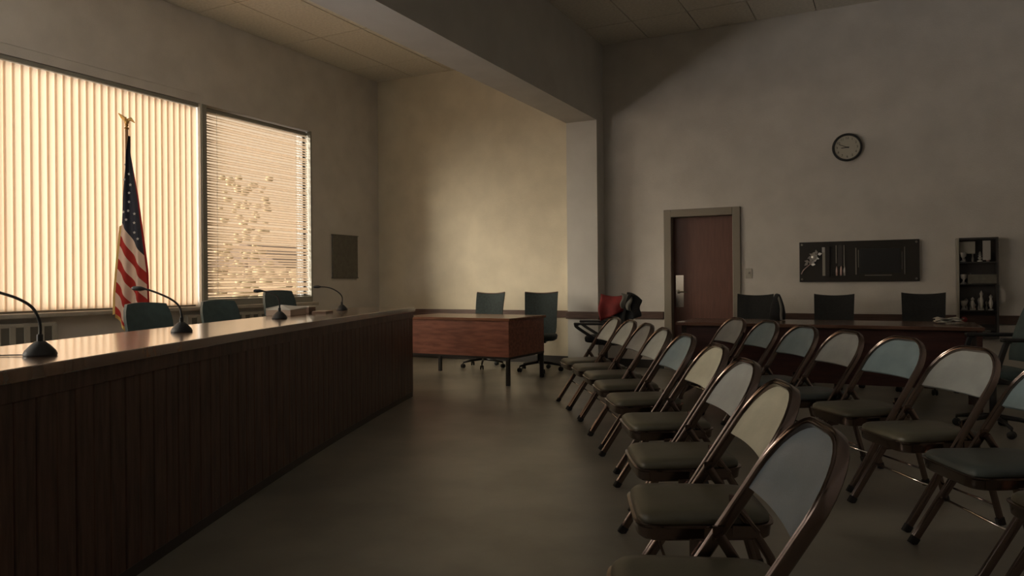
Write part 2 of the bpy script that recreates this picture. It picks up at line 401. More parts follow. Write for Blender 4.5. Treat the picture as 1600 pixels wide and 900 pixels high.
# radiator cabinets under the sill
def radiator(label, y0, y1, nslots):
    t = thing('radiator', label, 'radiator', (XL, (y0 + y1) / 2, 0), 0, 'radiator cabinets under the sill'); L = (y1 - y0) / 2
    box('cabinet', M['radiator'], .002, .10, -L, L, .05, .80, t, bevel=.006)
    box('grille', M['radiator_dark'], .10, .104, -L + .04, L - .04, .30, .765, t)
    yy = -L + .02; stp = (2 * L - .04) / nslots; first = None
    for i in range(nslots + 1):
        if first is None: first = box('fin', M['radiator'], .102, .118, -.026, .026, .28, .78, t, bevel=.004); o = first
        else: o = first.copy(); COL.objects.link(o)
        o.location = (0, yy + stp * i, 0)
radiator('painted radiator cabinet with upright slots under the near part of the tall blind', 2.7, 4.27, 12)
radiator('painted radiator cabinet with upright slots under the join of the blinds', 5.75, 7.1, 10)

# grey panel on window wall
pb = thing('wall_panel', 'small dark grey felt panel on the wall right of the mini blind', 'panel', (XL, 8.58, 1.54))
box('board', M['panel_grey'], 0, .03, -.277, .277, -.31, .31, pb, bevel=.003)
box('edge_strip', M['panel_grey'], .0, .034, -.287, .287, .308, .322, pb); box('edge_strip', M['panel_grey'], .0, .034, -.287, .287, -.322, -.308, pb)

# ------------------------------------------------------------------ door
dr = bpy.data.objects.new('door_1', None); COL.objects.link(dr); struct(dr, 'dark veneer door in a painted steel frame')
fr = MB().box(DX0 - .085, DX0 + .012, YB - .025, YB + .18, 0, DZ + .085).box(DX1 - .012, DX1 + .085, YB - .025, YB + .18, 0, DZ + .085).box(DX0 + .012, DX1 - .012, YB - .025, YB + .18, DZ - .012, DZ + .085)
fr.build('door_frame', M['frame_paint'], dr, bevel=.006)
lf = box('door_leaf', M['door'], DX0 + .014, DX1 - .014, YB + .09, YB + .135, .01, DZ - .014, dr, bevel=.003)
box('push_plate', M['steel'], -2.49, -2.385, YB + .084, YB + .09, .80, 1.215, lf, bevel=.002)
hd = MB().lathe([(.026, 0), (.026, .012), (.012, .016), (.012, .05)], n=14).xf(Matrix.Translation((-2.455, YB + .084, 1.0)) @ Matrix.Rotation(PI / 2, 4, 'X'))
hd.tube([(-2.455, YB + .036, 1.0), (-2.42, YB + .034, 1.0), (-2.335, YB + .036, .995)], .009)
hd.build('door_handle', M['steel'], lf, smooth='auto')
sw = thing('light_switch', 'small pale light switch plate on the wall beside the door', 'switch', (-1.556, YB, 1.225))
box('plate', M['switch'], -.04, .04, -.008, 0, -.062, .062, sw, bevel=.003); box('toggle', M['switch'], -.009, .009, -.020, -.008, -.002, .022, sw, bevel=.002)

# ------------------------------------------------------------------ clock
ck = thing('wall_clock', 'round dark-rimmed wall clock with pale dial above the display board', 'clock', (-.436, YB, 2.678))
rot = Matrix.Rotation(PI / 2, 4, 'X')
R0 = .162
MB().lathe([(R0 - .004, 0), (R0, .012), (R0, .035), (R0 - .008, .044), (R0 - .020, .044), (R0 - .026, .030), (R0 - .026, .0)], n=40).xf(rot).build('rim', M['black_metal'], ck, smooth='auto')
MB().lathe([(.001, .024), (R0 - .024, .024), (R0 - .024, .027), (.001, .027)], n=40).xf(rot).build('dial', M['clock_face'], ck)
for h in range(1, 13):
    a = PI / 2 - h * PI / 6; cu = bpy.data.curves.new('numeral', 'FONT'); cu.body = str(h); cu.size = .038; cu.align_x = 'CENTER'; cu.align_y = 'CENTER'; cu.extrude = .0006
    tmp = bpy.data.objects.new('numeral_curve', cu); COL.objects.link(tmp); bpy.context.view_layer.update()
    me = bpy.data.meshes.new_from_object(tmp.evaluated_get(bpy.context.evaluated_depsgraph_get())); bpy.data.objects.remove(tmp)
    me.materials.clear(); me.materials.append(M['black_print'])
    o = bpy.data.objects.new('numeral', me); COL.objects.link(o); o.parent = ck
    o.location = (.108 * math.cos(a), -.0282, .108 * math.sin(a)); o.rotation_euler = (PI / 2, 0, 0)
def hand(name, ang, l, wd, d):
    m = Matrix.Rotation(PI / 2, 4, 'X') @ Matrix.Rotation(ang, 4, 'Z')
    MB().add([(-.022, -wd, d), (l * .8, -wd, d), (l, 0, d), (l * .8, wd, d), (-.022, wd, d), (-.022, -wd, d + .001), (l * .8, -wd, d + .001), (l, 0, d + .001), (l * .8, wd, d + .001), (-.022, wd, d + .001)],
             [(4, 3, 2, 1, 0), (5, 6, 7, 8, 9)] + [(i, (i + 1) % 5, 5 + (i + 1) % 5, 5 + i) for i in range(5)]).xf(m).build(name, M['black_print'], ck)
hand('hour_hand', PI / 2 - math.radians(8 * 30 + 25), .070, .0045, .031)
hand('minute_hand', PI / 2 - math.radians(49 * 6), .105, .0032, .033)
MB().lathe([(.007, .03), (.007, .036), (.001, .037)], n=10).xf(rot).build('hub', M['black_print'], ck)

# ------------------------------------------------------------------ display board
db = thing('display_board', 'long black display board on the wall with corner bolts and outlined panel', 'board', (-.337, YB - .004, 1.352))
bw, bh = .628, .236
box('board', M['board'], -bw, bw, -.035, -.02, -bh, bh, db, bevel=.003)
for sx in (-1, 1):
    for sz in (-1, 1):
        MB().lathe([(.013, .004), (.013, .038), (.009, .044), (.001, .046)], c=(sx * (bw - .03), 0, 0), n=12).xf(Matrix.Translation((0, 0, sz * (bh - .03))) @ rot).build('corner_bolt', M['board_line'], db, smooth='auto')
xb = lambda u: -bw + 2 * bw * u
def strip(name, m, u0, u1, z0, z1, d=.008):
    return box(name, m, xb(u0), xb(u1), -.035 - d, -.034, z0, z1, db, bevel=.002)
strip('column', M['case_side'], .203, .228, -.165, .165, .02); strip('column', M['board'], .228, .265, -.175, .175, .03)
strip('column_cap', M['silver'], .200, .224, .11, .17, .026)
for u, c, h in ((.325, 'pinkish', .11), (.363, 'pinkish', .12), (.392, 'silver', .11)):
    MB().lathe([(.011, 0), (.012, h * .5), (.008, h * .8), (.001, h)], c=(xb(u), -.042, -.165), n=8, sy=.6).build('candle', M[c], db, smooth=True)
strip('glass_tube', M['case_side'], .318, .324, -.02, .19); strip('glass_tube', M['case_side'], .385, .391, -.06, .19); strip('glass_tube', M['case_back'], .335, .375, -.05, .19)
fl = MB(); z0, z1 = -.165, .165
for (a, b, c, d) in ((.483, .492, -.155, .155), (.505, .511, -.07, .13), (.880, .886, -.155, .155), (.860, .863, -.1, .1)): fl.box(xb(a), xb(b), -.043, -.034, c, d)
fl.box(xb(.56), xb(.78), -.043, -.034, -.168, -.160)
fl.build('panel_outline', M['board_line'], db)
strip('inner_panel', M['black_plastic'], .52, .85, -.14, .14, .006)
rs = MB()
sx0, sz0 = xb(.018), -.145; ex, ez = xb(.155), .10
for i in range(16):
    t = i / 15; bx = xb(.085) + (xb(.155) - xb(.085)) * t; bz = -.03 + .14 * t; a = i * 2.4
    m = Matrix.Translation((bx + .02 * math.cos(a), -.052, bz + .02 * math.sin(a))) @ Matrix.Rotation(a, 4, 'Y')
    rs.add([m @ Vector(q) for q in ((0, 0, 0), (.022, -.010, .018), (.055, -.014, 0), (.022, -.010, -.018), (.022, .008, 0))], [(0, 1, 4), (1, 2, 4), (2, 3, 4), (3, 0, 4), (0, 3, 2, 1)])
rs.ball(((xb(.13)), -.055, .055), .032, (1, .5, 1.2), 8)
rose = rs.build('rose_ornament', M['silver'], db, smooth='auto'); rose['label'] = 'tarnished silver rose'
MB().tube(spline([(sx0, -.045, sz0), (xb(.035), -.048, -.10), (xb(.07), -.05, -.055), (xb(.10), -.05, -.02)], 5), .006).build('rose_stem', M['pinkish'], db, smooth=True)

# ------------------------------------------------------------------ display case with ornaments
dc = thing('display_case', 'tall narrow open display case full of silver pieces, right of the display board', 'display case', (.835, YB, 0))
cx0, cx1, cd_, z0, z1 = -.195, .185, .14, .50, 1.58
box('back', M['case_back'], cx0, cx1, -.015, 0, z0, z1, dc)
box('side_panel', M['case_side'], cx0, cx0 + .022, -cd_, -.015, z0, z1, dc); box('side_panel', M['case_back'], cx1 - .02, cx1, -cd_, -.015, z0, z1, dc)
box('top', M['case_back'], cx0 + .022, cx1 - .02, -cd_, -.015, z1 - .02, z1, dc); box('bottom', M['case_back'], cx0 + .022, cx1 - .02, -cd_, -.015, z0, z0 + .02, dc)
for zz in (1.32, 1.085, .80): box('shelf', M['case_back'], cx0 + .022, cx1 - .02, -cd_ + .01, -.015, zz - .012, zz, dc)
box('name_card', M['panel_grey'], cx0 + .10, cx1 - .02, -cd_ - .004, -cd_ + .0, 1.09, 1.185, dc)
gx, gy = .835, YB - .075
def small(name, label, cat, mb, m): return tag(mb.build(name, m, None, smooth='auto'), label, cat, 'ornaments in the display case')
small('certificate', 'pale upright plaque on the top shelf of the display case', 'plaque', MB().box(gx + .045, gx + .115, gy - .05, gy - .03, 1.34, 1.545), M['silver'])
small('tray', 'grey tray leaning at the upper left of the display case', 'tray', MB().box(gx - .165, gx - .02, gy + .0, gy + .02, 1.41, 1.54), M['case_side'])
for i, (dx, zz, lab) in enumerate(((-.135, 1.322, 'squat silver cup at the left end of the top shelf in the display case'), (-.13, 1.087, 'silver cup at the left end of the second shelf in the display case'), (-.13, .802, 'silver cup at the left end of the third shelf in the display case'))):
    small('silver_cup', lab, 'cup', MB().lathe([(.026, 0), (.030, .006), (.008, .02), (.008, .04), (.028, .06), (.034, .10), (.030, .10), (.02, .07), (.001, .066)], c=(gx + dx, gy - .036, zz), n=14), M['silver'])
for i, (dx, zz, h, lab) in enumerate(((.02, 1.322, .06, 'low dark figurine in the middle of the top shelf in the display case'), (.03, .802, .19, 'tall silver figurine in the middle of the third shelf in the display case'), (.115, .802, .15, 'silver figurine at the right end of the third shelf in the display case'), (-.05, .802, .12, 'short silver figurine left of the tall one on the third shelf'))):
    small('figurine', lab, 'figurine', MB().lathe([(.026, 0), (.026, .01), (.010, .02), (.022, h * .45 + .012), (.010, h * .7 + .014), (.018, h * .85 + .016), (.001, h + .02)], c=(gx + dx, gy - .034, zz), n=10), M['silver'])
for lev, (zz, dep, cnt, word) in enumerate(((1.322, .09, 4, 'top'), (1.087, .06, 5, 'second'), (.802, .10, 8, 'third'))):
    for k in range(cnt):
        if lev == 1 and k > 1: continue      # the rest of this shelf stands behind the card
        hh = random.uniform(.05, .15) * (1 if lev != 1 else .8); rr_ = random.uniform(.010, .017); zz0 = zz if k % 2 == 0 else zz
        small('trinket', f'one of the small mixed silver pieces crowded on the {word} shelf of the display case', 'ornament',
              MB().lathe([(rr_, 0), (rr_ * 1.1, hh * .2), (rr_ * .4, hh * .45), (rr_ * 1.3, hh * .75), (rr_ * .9, hh * .9), (.001, hh)], c=(gx - .155 + .29 * (k + .5) / cnt + random.uniform(-.006, .006), gy + .025, zz), n=7), M[('silver', 'board_line', 'case_side', 'pinkish')[k % 4]])
small('ornament_bowl', 'small pale bowl standing on the floor of the display case', 'bowl', MB().lathe([(.02, 0), (.045, .03), (.06, .06), (.055, .06), (.02, .01)], c=(gx + .06, gy, .522), n=14), M['silver'])
small('red_ribbon', 'small red ribbon rosette at the lower left of the display case', 'ribbon', MB().lathe([(.03, 0), (.022, .012), (.001, .02)], c=(0, 0, 0), n=12).tube([(0, 0, 0), (.004, -.06, .004)], .008).xf(Matrix.Translation((gx - .13, gy - .05, .70)) @ rot), M['red_cloth'])
box('card_holder', M['case_side'], cx1, cx1 + .012, -.13, -.02, .84, 1.07, dc)
MB().add([(cx1 + .012, -.12, .86), (cx1 + .06, -.12, .90), (cx1 + .06, -.12, 1.01), (cx1 + .012, -.12, 1.06), (cx1 + .012, -.04, .86), (cx1 + .06, -.04, .90), (cx1 + .06, -.04, 1.01), (cx1 + .012, -.04, 1.06)],
         [(0, 1, 2, 3), (7, 6, 5, 4), (0, 4, 5, 1), (1, 5, 6, 2), (2, 6, 7, 3), (3, 7, 4, 0)]).build('side_box', M['silver'], dc)

# ------------------------------------------------------------------ dais
def circle3(a, b, c):
    ax, ay = a; bx, by = b; cx, cy = c
    d = 2 * (ax * (by - cy) + bx * (cy - ay) + cx * (ay - by))
    ux = ((ax * ax + ay * ay) * (by - cy) + (bx * bx + by * by) * (cy - ay) + (cx * cx + cy * cy) * (ay - by)) / d
    uy = ((ax * ax + ay * ay) * (cx - bx) + (bx * bx + by * by) * (ax - cx) + (cx * cx + cy * cy) * (bx - ax)) / d
    return ux, uy, math.hypot(ax - ux, ay - uy)
AX, AY, AR = circle3((-2.36, 1.25), (-3.41, 3.72), (-4.285, 6.13))
a_end = math.atan2(6.13 - AY, -4.285 - AX); a_start = math.atan2(.05 - AY, -1.80 - AX)
if a_start < a_end and a_end - a_start > PI: a_start += 2 * PI
sgn = 1 if a_start > a_end else -1
S_TOT = AR * abs(a_start - a_end)
def dpt(s, off=0.0):          # s metres back from the far end, off metres away from the audience
    a = a_end + sgn * s / AR
    return (AX + (AR + off) * math.cos(a), AY + (AR + off) * math.sin(a))
if math.hypot(dpt(3, .5)[0], dpt(3, .5)[1]) < math.hypot(*dpt(3, 0)):   # make off point away from the room centre
    _d = dpt
    def dpt(s, off=0.0): return _d(s, -off)
def band(s0, s1, o0, o1, z0, z1, n=1):
    pts = [dpt(s0 + (s1 - s0) * i / n, o0) for i in range(n + 1)] + [dpt(s0 + (s1 - s0) * i / n, o1) for i in range(n, -1, -1)]
    return MB().prism(pts, z0, z1)
dx_, dy_ = dpt(S_TOT / 2, .3)
DT = .90
da = thing('dais', 'long curved council dais of dark upright boards with a glossy wooden top', 'dais')
band(-.025, S_TOT, -.02, .64, DT - .045, DT, 40).build('top', M['daistop'], da, bevel=.004)
band(0, S_TOT, .012, .03, .0, DT - .045, 40).build('backing', M['black_print'], da)
band(0, S_TOT, .035, .06, .0, DT - .045, 40).build('inner_panel', M['plank'], da)
pw = .098; s = 0.0
while s < S_TOT - .05:
    e = min(s + pw, S_TOT)
    band(s + .0022, e - .0022, 0 + random.uniform(0, .0015), .0125, .05, DT - .105, 1).build('plank', M['plank'], da, bevel=.003, seg=1)
    s = e
band(-.004, S_TOT, -.006, .0125, DT - .105, DT - .045, 40).build('fascia', M['plank'], da)
band(-.002, S_TOT, .006, .0125, 0, .05, 40).build('kick_board', M['base'], da)
band(-.002, .018, .0125, .60, .0, DT - .045).build('end_panel', M['plank'], da)
band(.02, S_TOT, .25, .60, .30, .325, 30).build('shelf', M['plank'], da)
for sv in (1.6, 3.2, 4.8): band(sv, sv + .02, .06, .58, .0, DT - .045).build('divider', M['plank'], da)

# microphones on the dais
def microphone(label, x, y, neck, hd_dir, cable=None):
    t = thing('microphone', label, 'microphone', (x, y, DT), 0, 'gooseneck microphones on the dais')
    MB().lathe([(.052, 0), (.054, .006), (.048, .020), (.030, .040), (.016, .052), (.001, .054)], n=24).build('base', M['black_plastic'], t, smooth='auto')
    MB().lathe([(.010, .048), (.010, .075), (.007, .078)], n=12).build('collar', M['black_metal'], t, smooth='auto')
    P = spline(neck, 8)
    MB().tube(P, .0052, n=8).build('gooseneck', M['black_metal'], t, smooth=True)
    d = Vector(hd_dir).normalized(); e = Vector(neck[-1])
    MB().tube([e - d * .012, e, e + d * .012, e + d * .05, e + d * .058], [.006, .009, .0125, .0115, .006], n=12).build('capsule', M['black_plastic'], t, smooth='auto')
    if cable: MB().tube(spline(cable, 6), .0022, n=6).build('cable', M['black_plastic'], t, smooth=True)
lx, ly = -r_.x, -r_.y     # towards the members' seats
def nk(a): return [(lx * q + -f_.x * k, ly * q + -f_.y * k, z) for q, k, z in a]
microphone('black gooseneck microphone nearest the left edge, its head out of view', -2.69, 1.555, nk([(0, 0, .06), (.0, 0, .115), (.025, .0, .17), (.08, 0, .205), (.16, 0, .232), (.24, 0, .262)]), (lx, ly, .32), [(lx * .05, ly * .05, .004), (lx * .2, ly * .2 - .02, .003), (lx * .45, ly * .45 - .12, .003)])
microphone('black gooseneck microphone in front of the flag', -3.30, 2.628, nk([(0, 0, .06), (0, 0, .09), (.012, 0, .135), (.05, 0, .17), (.11, 0, .20), (.17, 0, .222), (.20, 0, .228)]), (lx, ly, .08))
microphone('black gooseneck microphone with a short neck in front of the third blue chair', -3.863, 3.889, nk([(0, 0, .06), (0, 0, .11), (.01, 0, .15), (.04, 0, .175), (.09, 0, .192), (.125, 0, .198)]), (lx, ly, .02))
microphone('black gooseneck microphone at the far end of the dais', -4.458, 5.258, nk([(0, 0, .06), (-.005, 0, .10), (.0, 0, .13), (.03, 0, .165), (.09, 0, .20), (.15, 0, .215), (.20, 0, .217)]), (lx, ly, .0))

# papers on the dais
t = thing('document_box', 'tan folded document box on the dais beside the third microphone', 'box', (-4.25, 4.36, DT), math.radians(20))
box('body', M['paper'], -.10, .10, -.16, .14, 0, .045, t, bevel=.003)
MB().add([(-.10, -.16, .046), (.10, -.16, .046), (.10, .14, .046), (-.10, .14, .046), (-.10, -.16, .06), (.0, -.1, .085), (.10, .14, .06), (-.10, .14, .052)], [(0, 3, 2, 1), (4, 5, 6, 7), (0, 1, 5, 4), (1, 2, 6, 5), (2, 3, 7, 6), (3, 0, 4, 7)]).build('loose_sheets', M['paper_white'], t)
t = thing('small_box', 'small brown box with a pale top behind the document box on the dais', 'box', (-4.36, 4.70, DT), math.radians(15))
box('body', M['book'], -.05, .05, -.06, .06, 0, .05, t, bevel=.003); box('lid', M['paper_white'], -.05, .05, -.06, .06, .051, .06, t)
t = thing('notebook', 'flat dark notebook lying past the boxes on the dais', 'notebook', (-4.26, 4.78, DT), math.radians(22))
box('cover', M['book'], -.06, .06, -.09, .09, 0, .014, t); box('pages', M['paper'], -.056, .056, -.086, .086, .014, .018, t)

# ------------------------------------------------------------------ flag
fg = thing('flag', 'furled national flag with gold fringe on a pole before the tall blinds', 'flag', (-6.3, 4.44, 0))
MB().lathe([(.15, 0), (.15, .02), (.10, .04), (.03, .06), (.025, .10), (.001, .10)], n=24).build('stand', M['gold'], fg, smooth='auto')
MB().tube([(0, 0, .08), (0, 0, 2.60)], .014, n=12).build('pole', M['pole'], fg, smooth=True)
eg = MB().lathe([(.012, 2.59), (.022, 2.605), (.010, 2.62), (.018, 2.635), (.004, 2.65)], n=12)
wd = Vector((r_.x, r_.y, 0)); dp = Vector((f_.x, f_.y, 0))
eg.ball((0, 0, 2.665), .022, (1, 1, 1.3), 8)
for sg in (-1, 1):
    a = wd * .0; tip = wd * (.075 * sg) + Vector((0, 0, 2.70 - .045 * sg)); mid = wd * (.04 * sg) + Vector((0, 0, 2.70 - .01 * sg))
    eg.tube([Vector((0, 0, 2.675)), mid, tip], [.016, .017, .004], [.008, .008, .003], up=(0, 0, 1), n=8)
eg.ball(tuple(-wd * .012 + Vector((0, 0, 2.70))), .012, n=8)
eg.build('eagle_finial', M['gold'], fg, smooth='auto')
FX = lambda px: (px - 199.5) * .00596
FZ = lambda py: 1.15 + (443 - py) * .00596
Lp = [(212, 205), (240, 199), (300, 193), (347, 191), (400, 185.5), (460, 180.5), (486, 180), (520, 181)]
Rp = [(212, 206.5), (240, 207), (304, 217.6), (378, 226), (423, 231), (469, 232), (510, 233), (545, 233)]
def itp(tab, y):
    for (a, b), (c, d) in zip(tab[:-1], tab[1:]):
        if y <= c: return b + (d - b) * max(0, (y - a)) / (c - a)
    return tab[-1][1]
def flag_pt(sv, tv):
    bot = 488 + 38 * min(1, sv * 1.5) - 8 * max(0, sv - .67); py = 212 + (bot - 212) * tv
    x = itp(Lp, min(py, 486)) + (itp(Rp, py) - itp(Lp, min(py, 486))) * sv
    wloc = FX(x); amp = .010 + .024 * tv
    dep = amp * math.sin(sv * 2 * PI * 2.25 + .6) + .01 * math.sin(sv * 17 + tv * 5)
    return wd * wloc + dp * (dep - .02) + Vector((0, 0, FZ(py))), wloc, FZ(py)
ns, ntv = 40, 60; vs = []; uvs = []
for j in range(ntv + 1):
    for i in range(ns + 1):
        p, wl_, z = flag_pt(i / ns, j / ntv); vs.append(p); uvs.append((i / ns, z + 1.5 * wl_))
fs = [(j * (ns + 1) + i, j * (ns + 1) + i + 1, (j + 1) * (ns + 1) + i + 1, (j + 1) * (ns + 1) + i) for j in range(ntv) for i in range(ns)]
me = bpy.data.meshes.new('cloth'); me.from_pydata([tuple(v) for v in vs], [], fs); me.update(); ul = me.uv_layers.new(name='UVMap')
for lp in me.loops: ul.data[lp.index].uv = uvs[lp.vertex_index]
for p in me.polygons: p.use_smooth = True
me.materials.append(M['flag']); cl = bpy.data.objects.new('cloth', me); COL.objects.link(cl); cl.parent = fg
st = MB()
for (px, py) in ((199, 256), (205, 271), (199.5, 280), (204, 300), (204, 314), (203, 328), (201, 342), (214, 333), (213.5, 347), (213.5, 362), (197, 330), (208, 288), (219, 372)):
    a, b = itp(Lp, py), itp(Rp, py); sv = (px - a) / (b - a); bot = 488 + 38 * min(1, sv * 1.5) - 8 * max(0, sv - .67); tv = (py - 212) / (bot - 212)
    c, _, _ = flag_pt(sv, tv); c = c - dp * .012; rr = .016
    ring = [c + (wd * math.cos(PI / 2 + q * PI / 5) + Vector((0, 0, 1)) * math.sin(PI / 2 + q * PI / 5)) * (rr if q % 2 == 0 else rr * .45) for q in range(10)]
    st.add([tuple(q) for q in ring], [tuple(range(10))])
so = st.build('stars', M['star'], fg); so['kind'] = 'stuff'
fr = MB()
for i in range(ns):
    a, b = flag_pt(i / ns, 1)[0], flag_pt((i + 1) / ns, 1)[0]; d = Vector((0, 0, -.035))
    fr.add([a, b, b + d, a + d], [(0, 1, 2, 3)])
for j in range(30, ntv):
    a, b = flag_pt(0, j / ntv)[0], flag_pt(0, (j + 1) / ntv)[0]; d = -wd * .022 + Vector((0, 0, -.01))
    fr.add([a, b, b + d, a + d], [(0, 1, 2, 3)])
fo = fr.build('fringe', M['fringe'], fg); fo['kind'] = 'stuff'

# ------------------------------------------------------------------ office chairs
def office_chair(label, loc, rz, fabric, group=None, top=1.0, w0=.41, rnd=False, arms=False, sz=.47, edge=None, bot=.52, lean=.08, name='swivel_chair', armz=.68, armx=.22):
    """faces local +X"""
    t = thing(name, label, 'chair', loc, rz, group)
    # back: grid bowed, ears at the top corners
    n, m = 12, 10; F = []; B = []
    for j in range(m + 1):
        v = j / m
        for i in range(n + 1):
            uu = -1 + 2 * i / n; hw = w0 / 2 * (1 if not rnd else 1)
            wdt = hw * (.92 + .08 * v)
            if rnd and v > .7: wdt *= math.sqrt(max(0, 1 - ((v - .7) / .3) ** 2 * .32))
            if v < .12: wdt *= .9 + .1 * v / .12
            zt = top - (.018 * (1 - uu * uu) if not rnd else -.012 * (1 - uu * uu))
            z = bot + (zt - bot) * v
            x = -.20 - lean * v - .035 * (1 - uu * uu) + .02 * math.sin(v * PI)
            ef = .012 + .016 * (1 - abs(uu) ** 4) * (1 - abs(2 * v - 1) ** 4)
            F.append((x + ef, uu * wdt, z)); B.append((x - ef * .8 - .012, uu * wdt, z))
    q = n + 1; fs = []
    N = len(F)
    for j in range(m):
        for i in range(n):
            a = j * q + i; fs += [(a, a + 1, a + q + 1, a + q), (N + a, N + a + q, N + a + q + 1, N + a + 1)]
    for i in range(n): fs += [(i, N + i, N + i + 1, i + 1), (m * q + i, m * q + i + 1, N + m * q + i + 1, N + m * q + i)]
    for j in range(m): fs += [(j * q, (j + 1) * q, N + (j + 1) * q, N + j * q), (j * q + n, N + j * q + n, N + (j + 1) * q + n, (j + 1) * q + n)]
    bk = MB().add(F + B, fs).build('backrest', fabric, t, smooth='auto')
    if edge:
        pts = [(F[m * q + i][0] - .012, F[m * q + i][1], F[m * q + i][2] + .002) for i in range(n + 1)]
        MB().tube(pts, .010, n=6).build('piping', edge, bk, smooth=True)
    # seat
    rr = []
    for z, sc in ((sz - .07, .90), (sz - .06, .97), (sz - .02, 1.0), (sz, .96), (sz + .008, .80)):
        ring = []
        for k in range(24):
            a = 2 * PI * k / 24; c, s_ = math.cos(a), math.sin(a)
            ring.append((.02 + .235 * sc * math.copysign(abs(c) ** .5, c), .235 * sc * math.copysign(abs(s_) ** .5, s_), z))
        rr.append(ring)
    MB().rings(rr).build('seat', fabric, t, smooth=True)
    MB().tube([(-.05, 0, sz - .09), (-.22, 0, sz - .08), (-.26, 0, sz - .02), (-.255, 0, bot + .12)], .012, .03, up=(0, 1, 0), square=True).build('back_support', M['black_metal'], t)
    MB().box(-.12, .12, -.10, .10, sz - .105, sz - .07).build('mechanism', M['black_metal'], t, bevel=.006)
    MB().tube([(0, 0, .10), (0, 0, sz - .10)], .024, n=12).build('gas_column', M['black_metal'], t, smooth=True)
    MB().tube([(.0, -.08, sz - .09), (.0, -.26, sz - .095)], .006).build('lever', M['steel'], t)
    for k in range(5):
        a = 2 * PI * k / 5 + .3; c, s_ = math.cos(a), math.sin(a)
        lg = MB().tube([(c * .02, s_ * .02, .115), (c * .16, s_ * .16, .10), (c * .28, s_ * .28, .075)], [.020, .017, .012], [.018, .014, .011], n=8).build('base_leg', M['black_metal'], t, smooth=True)
        cb = MB()
        for o in (-.014, .014):
            mm = Matrix.Translation((c * .28, s_ * .28, .0285)) @ Matrix.Rotation(a + .9 * k, 4, 'Z') @ Matrix.Translation((0, o, 0)) @ Matrix.Rotation(PI / 2, 4, 'X')
            cc = MB().lathe([(.020, -.010), (.028, -.006), (.028, .006), (.020, .010)], n=14).xf(mm); cb.add(cc.v, cc.f)
        cb.tube([(c * .28, s_ * .28, .03), (c * .28, s_ * .28, .07)], .008)
        cb.build('caster', M['black_plastic'], lg, smooth='auto')
    if arms:
        for sg in (-1, 1):
            am = MB().tube(spline([(-.05, sg * .20, sz - .08), (.02, sg * .262, sz - .07), (.10, sg * .285, sz - .02), (armx - .03, sg * .285, armz - .02), (armx - .06, sg * .285, armz + .01)], 5), .012, .018, up=(0, 1, 0), square=True).build('armrest', M['black_plastic'], t)
            MB().box(armx - .50, armx, sg * .285 - .028, sg * .285 + .028, armz, armz + .028).build('arm_pad', M['black_plastic'], am, bevel=.01)
    return t
rad = math.radians
g = 'blue-grey chairs behind the dais'
office_chair('blue-grey high-back chair behind the dais, next to the flag', (-4.88, 3.78, 0), rad(-2), M['teal_vinyl'], g, top=1.0, rnd=True, w0=.40)
office_chair('blue-grey high-back chair behind the dais, below the join of the two blinds', (-5.28, 4.80, 0), rad(-6), M['teal_vinyl'], g, top=.99, rnd=True, w0=.40)
office_chair('blue-grey chair behind the dais by the papers, standing taller than the other two', (-5.42, 5.70, 0), rad(-4), M['teal_vinyl'], g, top=1.07, rnd=True, w0=.42)
g = 'dark green swivel chairs along the back wall'
office_chair('dark green swivel chair behind the middle of the red-brown desk', (-4.88, 8.62, 0), rad(-82), M['green_fabric'], g, edge=M['brown_edge'], lean=.10)
office_chair('dark green swivel chair at the right end of the red-brown desk with its base showing', (-4.02, 8.55, 0), rad(-72), M['green_fabric'], g, edge=M['brown_edge'], lean=.10, w0=.44, top=1.005, bot=.44)
jc = office_chair('black armchair by the pillar with a red jacket over its back', (-3.13, 8.60, 0), rad(-165), M['dark_fabric'], None, arms=True, lean=.1, top=.98, name='armchair', armz=.62, armx=.36)
office_chair('dark swivel chair behind the left end of the long table, beside the door', (-1.39, 8.55, 0), rad(-90), M['dark_fabric'], g, lean=.10, w0=.40, top=.985, bot=.44)
office_chair('dark swivel chair behind the middle of the long table, under the display board', (-.555, 8.55, 0), rad(-90), M['dark_fabric'], g, lean=.10, w0=.41, top=.985, bot=.44)
office_chair('dark swivel chair behind the right half of the long table, left of the display case', (.30, 8.55, 0), rad(-91), M['dark_fabric'], g, lean=.10, w0=.41, top=1.0, bot=.44)
office_chair('teal-backed black armchair at the right end of the long table', (.675, 6.53, 0), rad(198), M['teal_vinyl'], None, arms=True, lean=.14, top=.95, name='armchair', armz=.69, armx=.07)

# jacket over the armchair
jk = thing('jacket', 'red jacket with grey and navy sleeves hung over the black armchair by the pillar', 'jacket', (-2.98, 8.58, .0), rad(-82))
def drape(name, m, xs, y0, y1, zt, zb0, zb1, fx, par, seed):
    n, k = 14, 12; vs = []; rnd_ = random.Random(seed)
    ph = rnd_.random() * 6
    for side in (0, 1):
        for j in range(k + 1):
            for i in range(n + 1):
                u = i / n; v = j / k; y = y0 + (y1 - y0) * u; zb = zb0 + (zb1 - zb0) * u
                z = zt(u) + (zb - zt(u)) * v; d = .022 * math.sin(u * 9 + ph + v * 2) * v + .03 * math.sin(v * PI)
                vs.append((xs + fx * v + d + (.0 if side == 0 else -.03), y + .012 * math.sin(v * 7 + ph), z))
    q = n + 1; N = (k + 1) * q; fs = []
    for j in range(k):
        for i in range(n):
            a = j * q + i; fs += [(a, a + 1, a + q + 1, a + q), (N + a, N + a + q, N + a + q + 1, N + a + 1)]
    for i in range(n): fs += [(i, N + i, N + i + 1, i + 1), (k * q + i, k * q + i + 1, N + k * q + i + 1, N + k * q + i)]
    for j in range(k): fs += [(j * q, (j + 1) * q, N + (j + 1) * q, N + j * q), (j * q + n, N + j * q + n, N + (j + 1) * q + n, (j + 1) * q + n)]
    return MB().add(vs, fs).build(name, m, par, smooth=True)
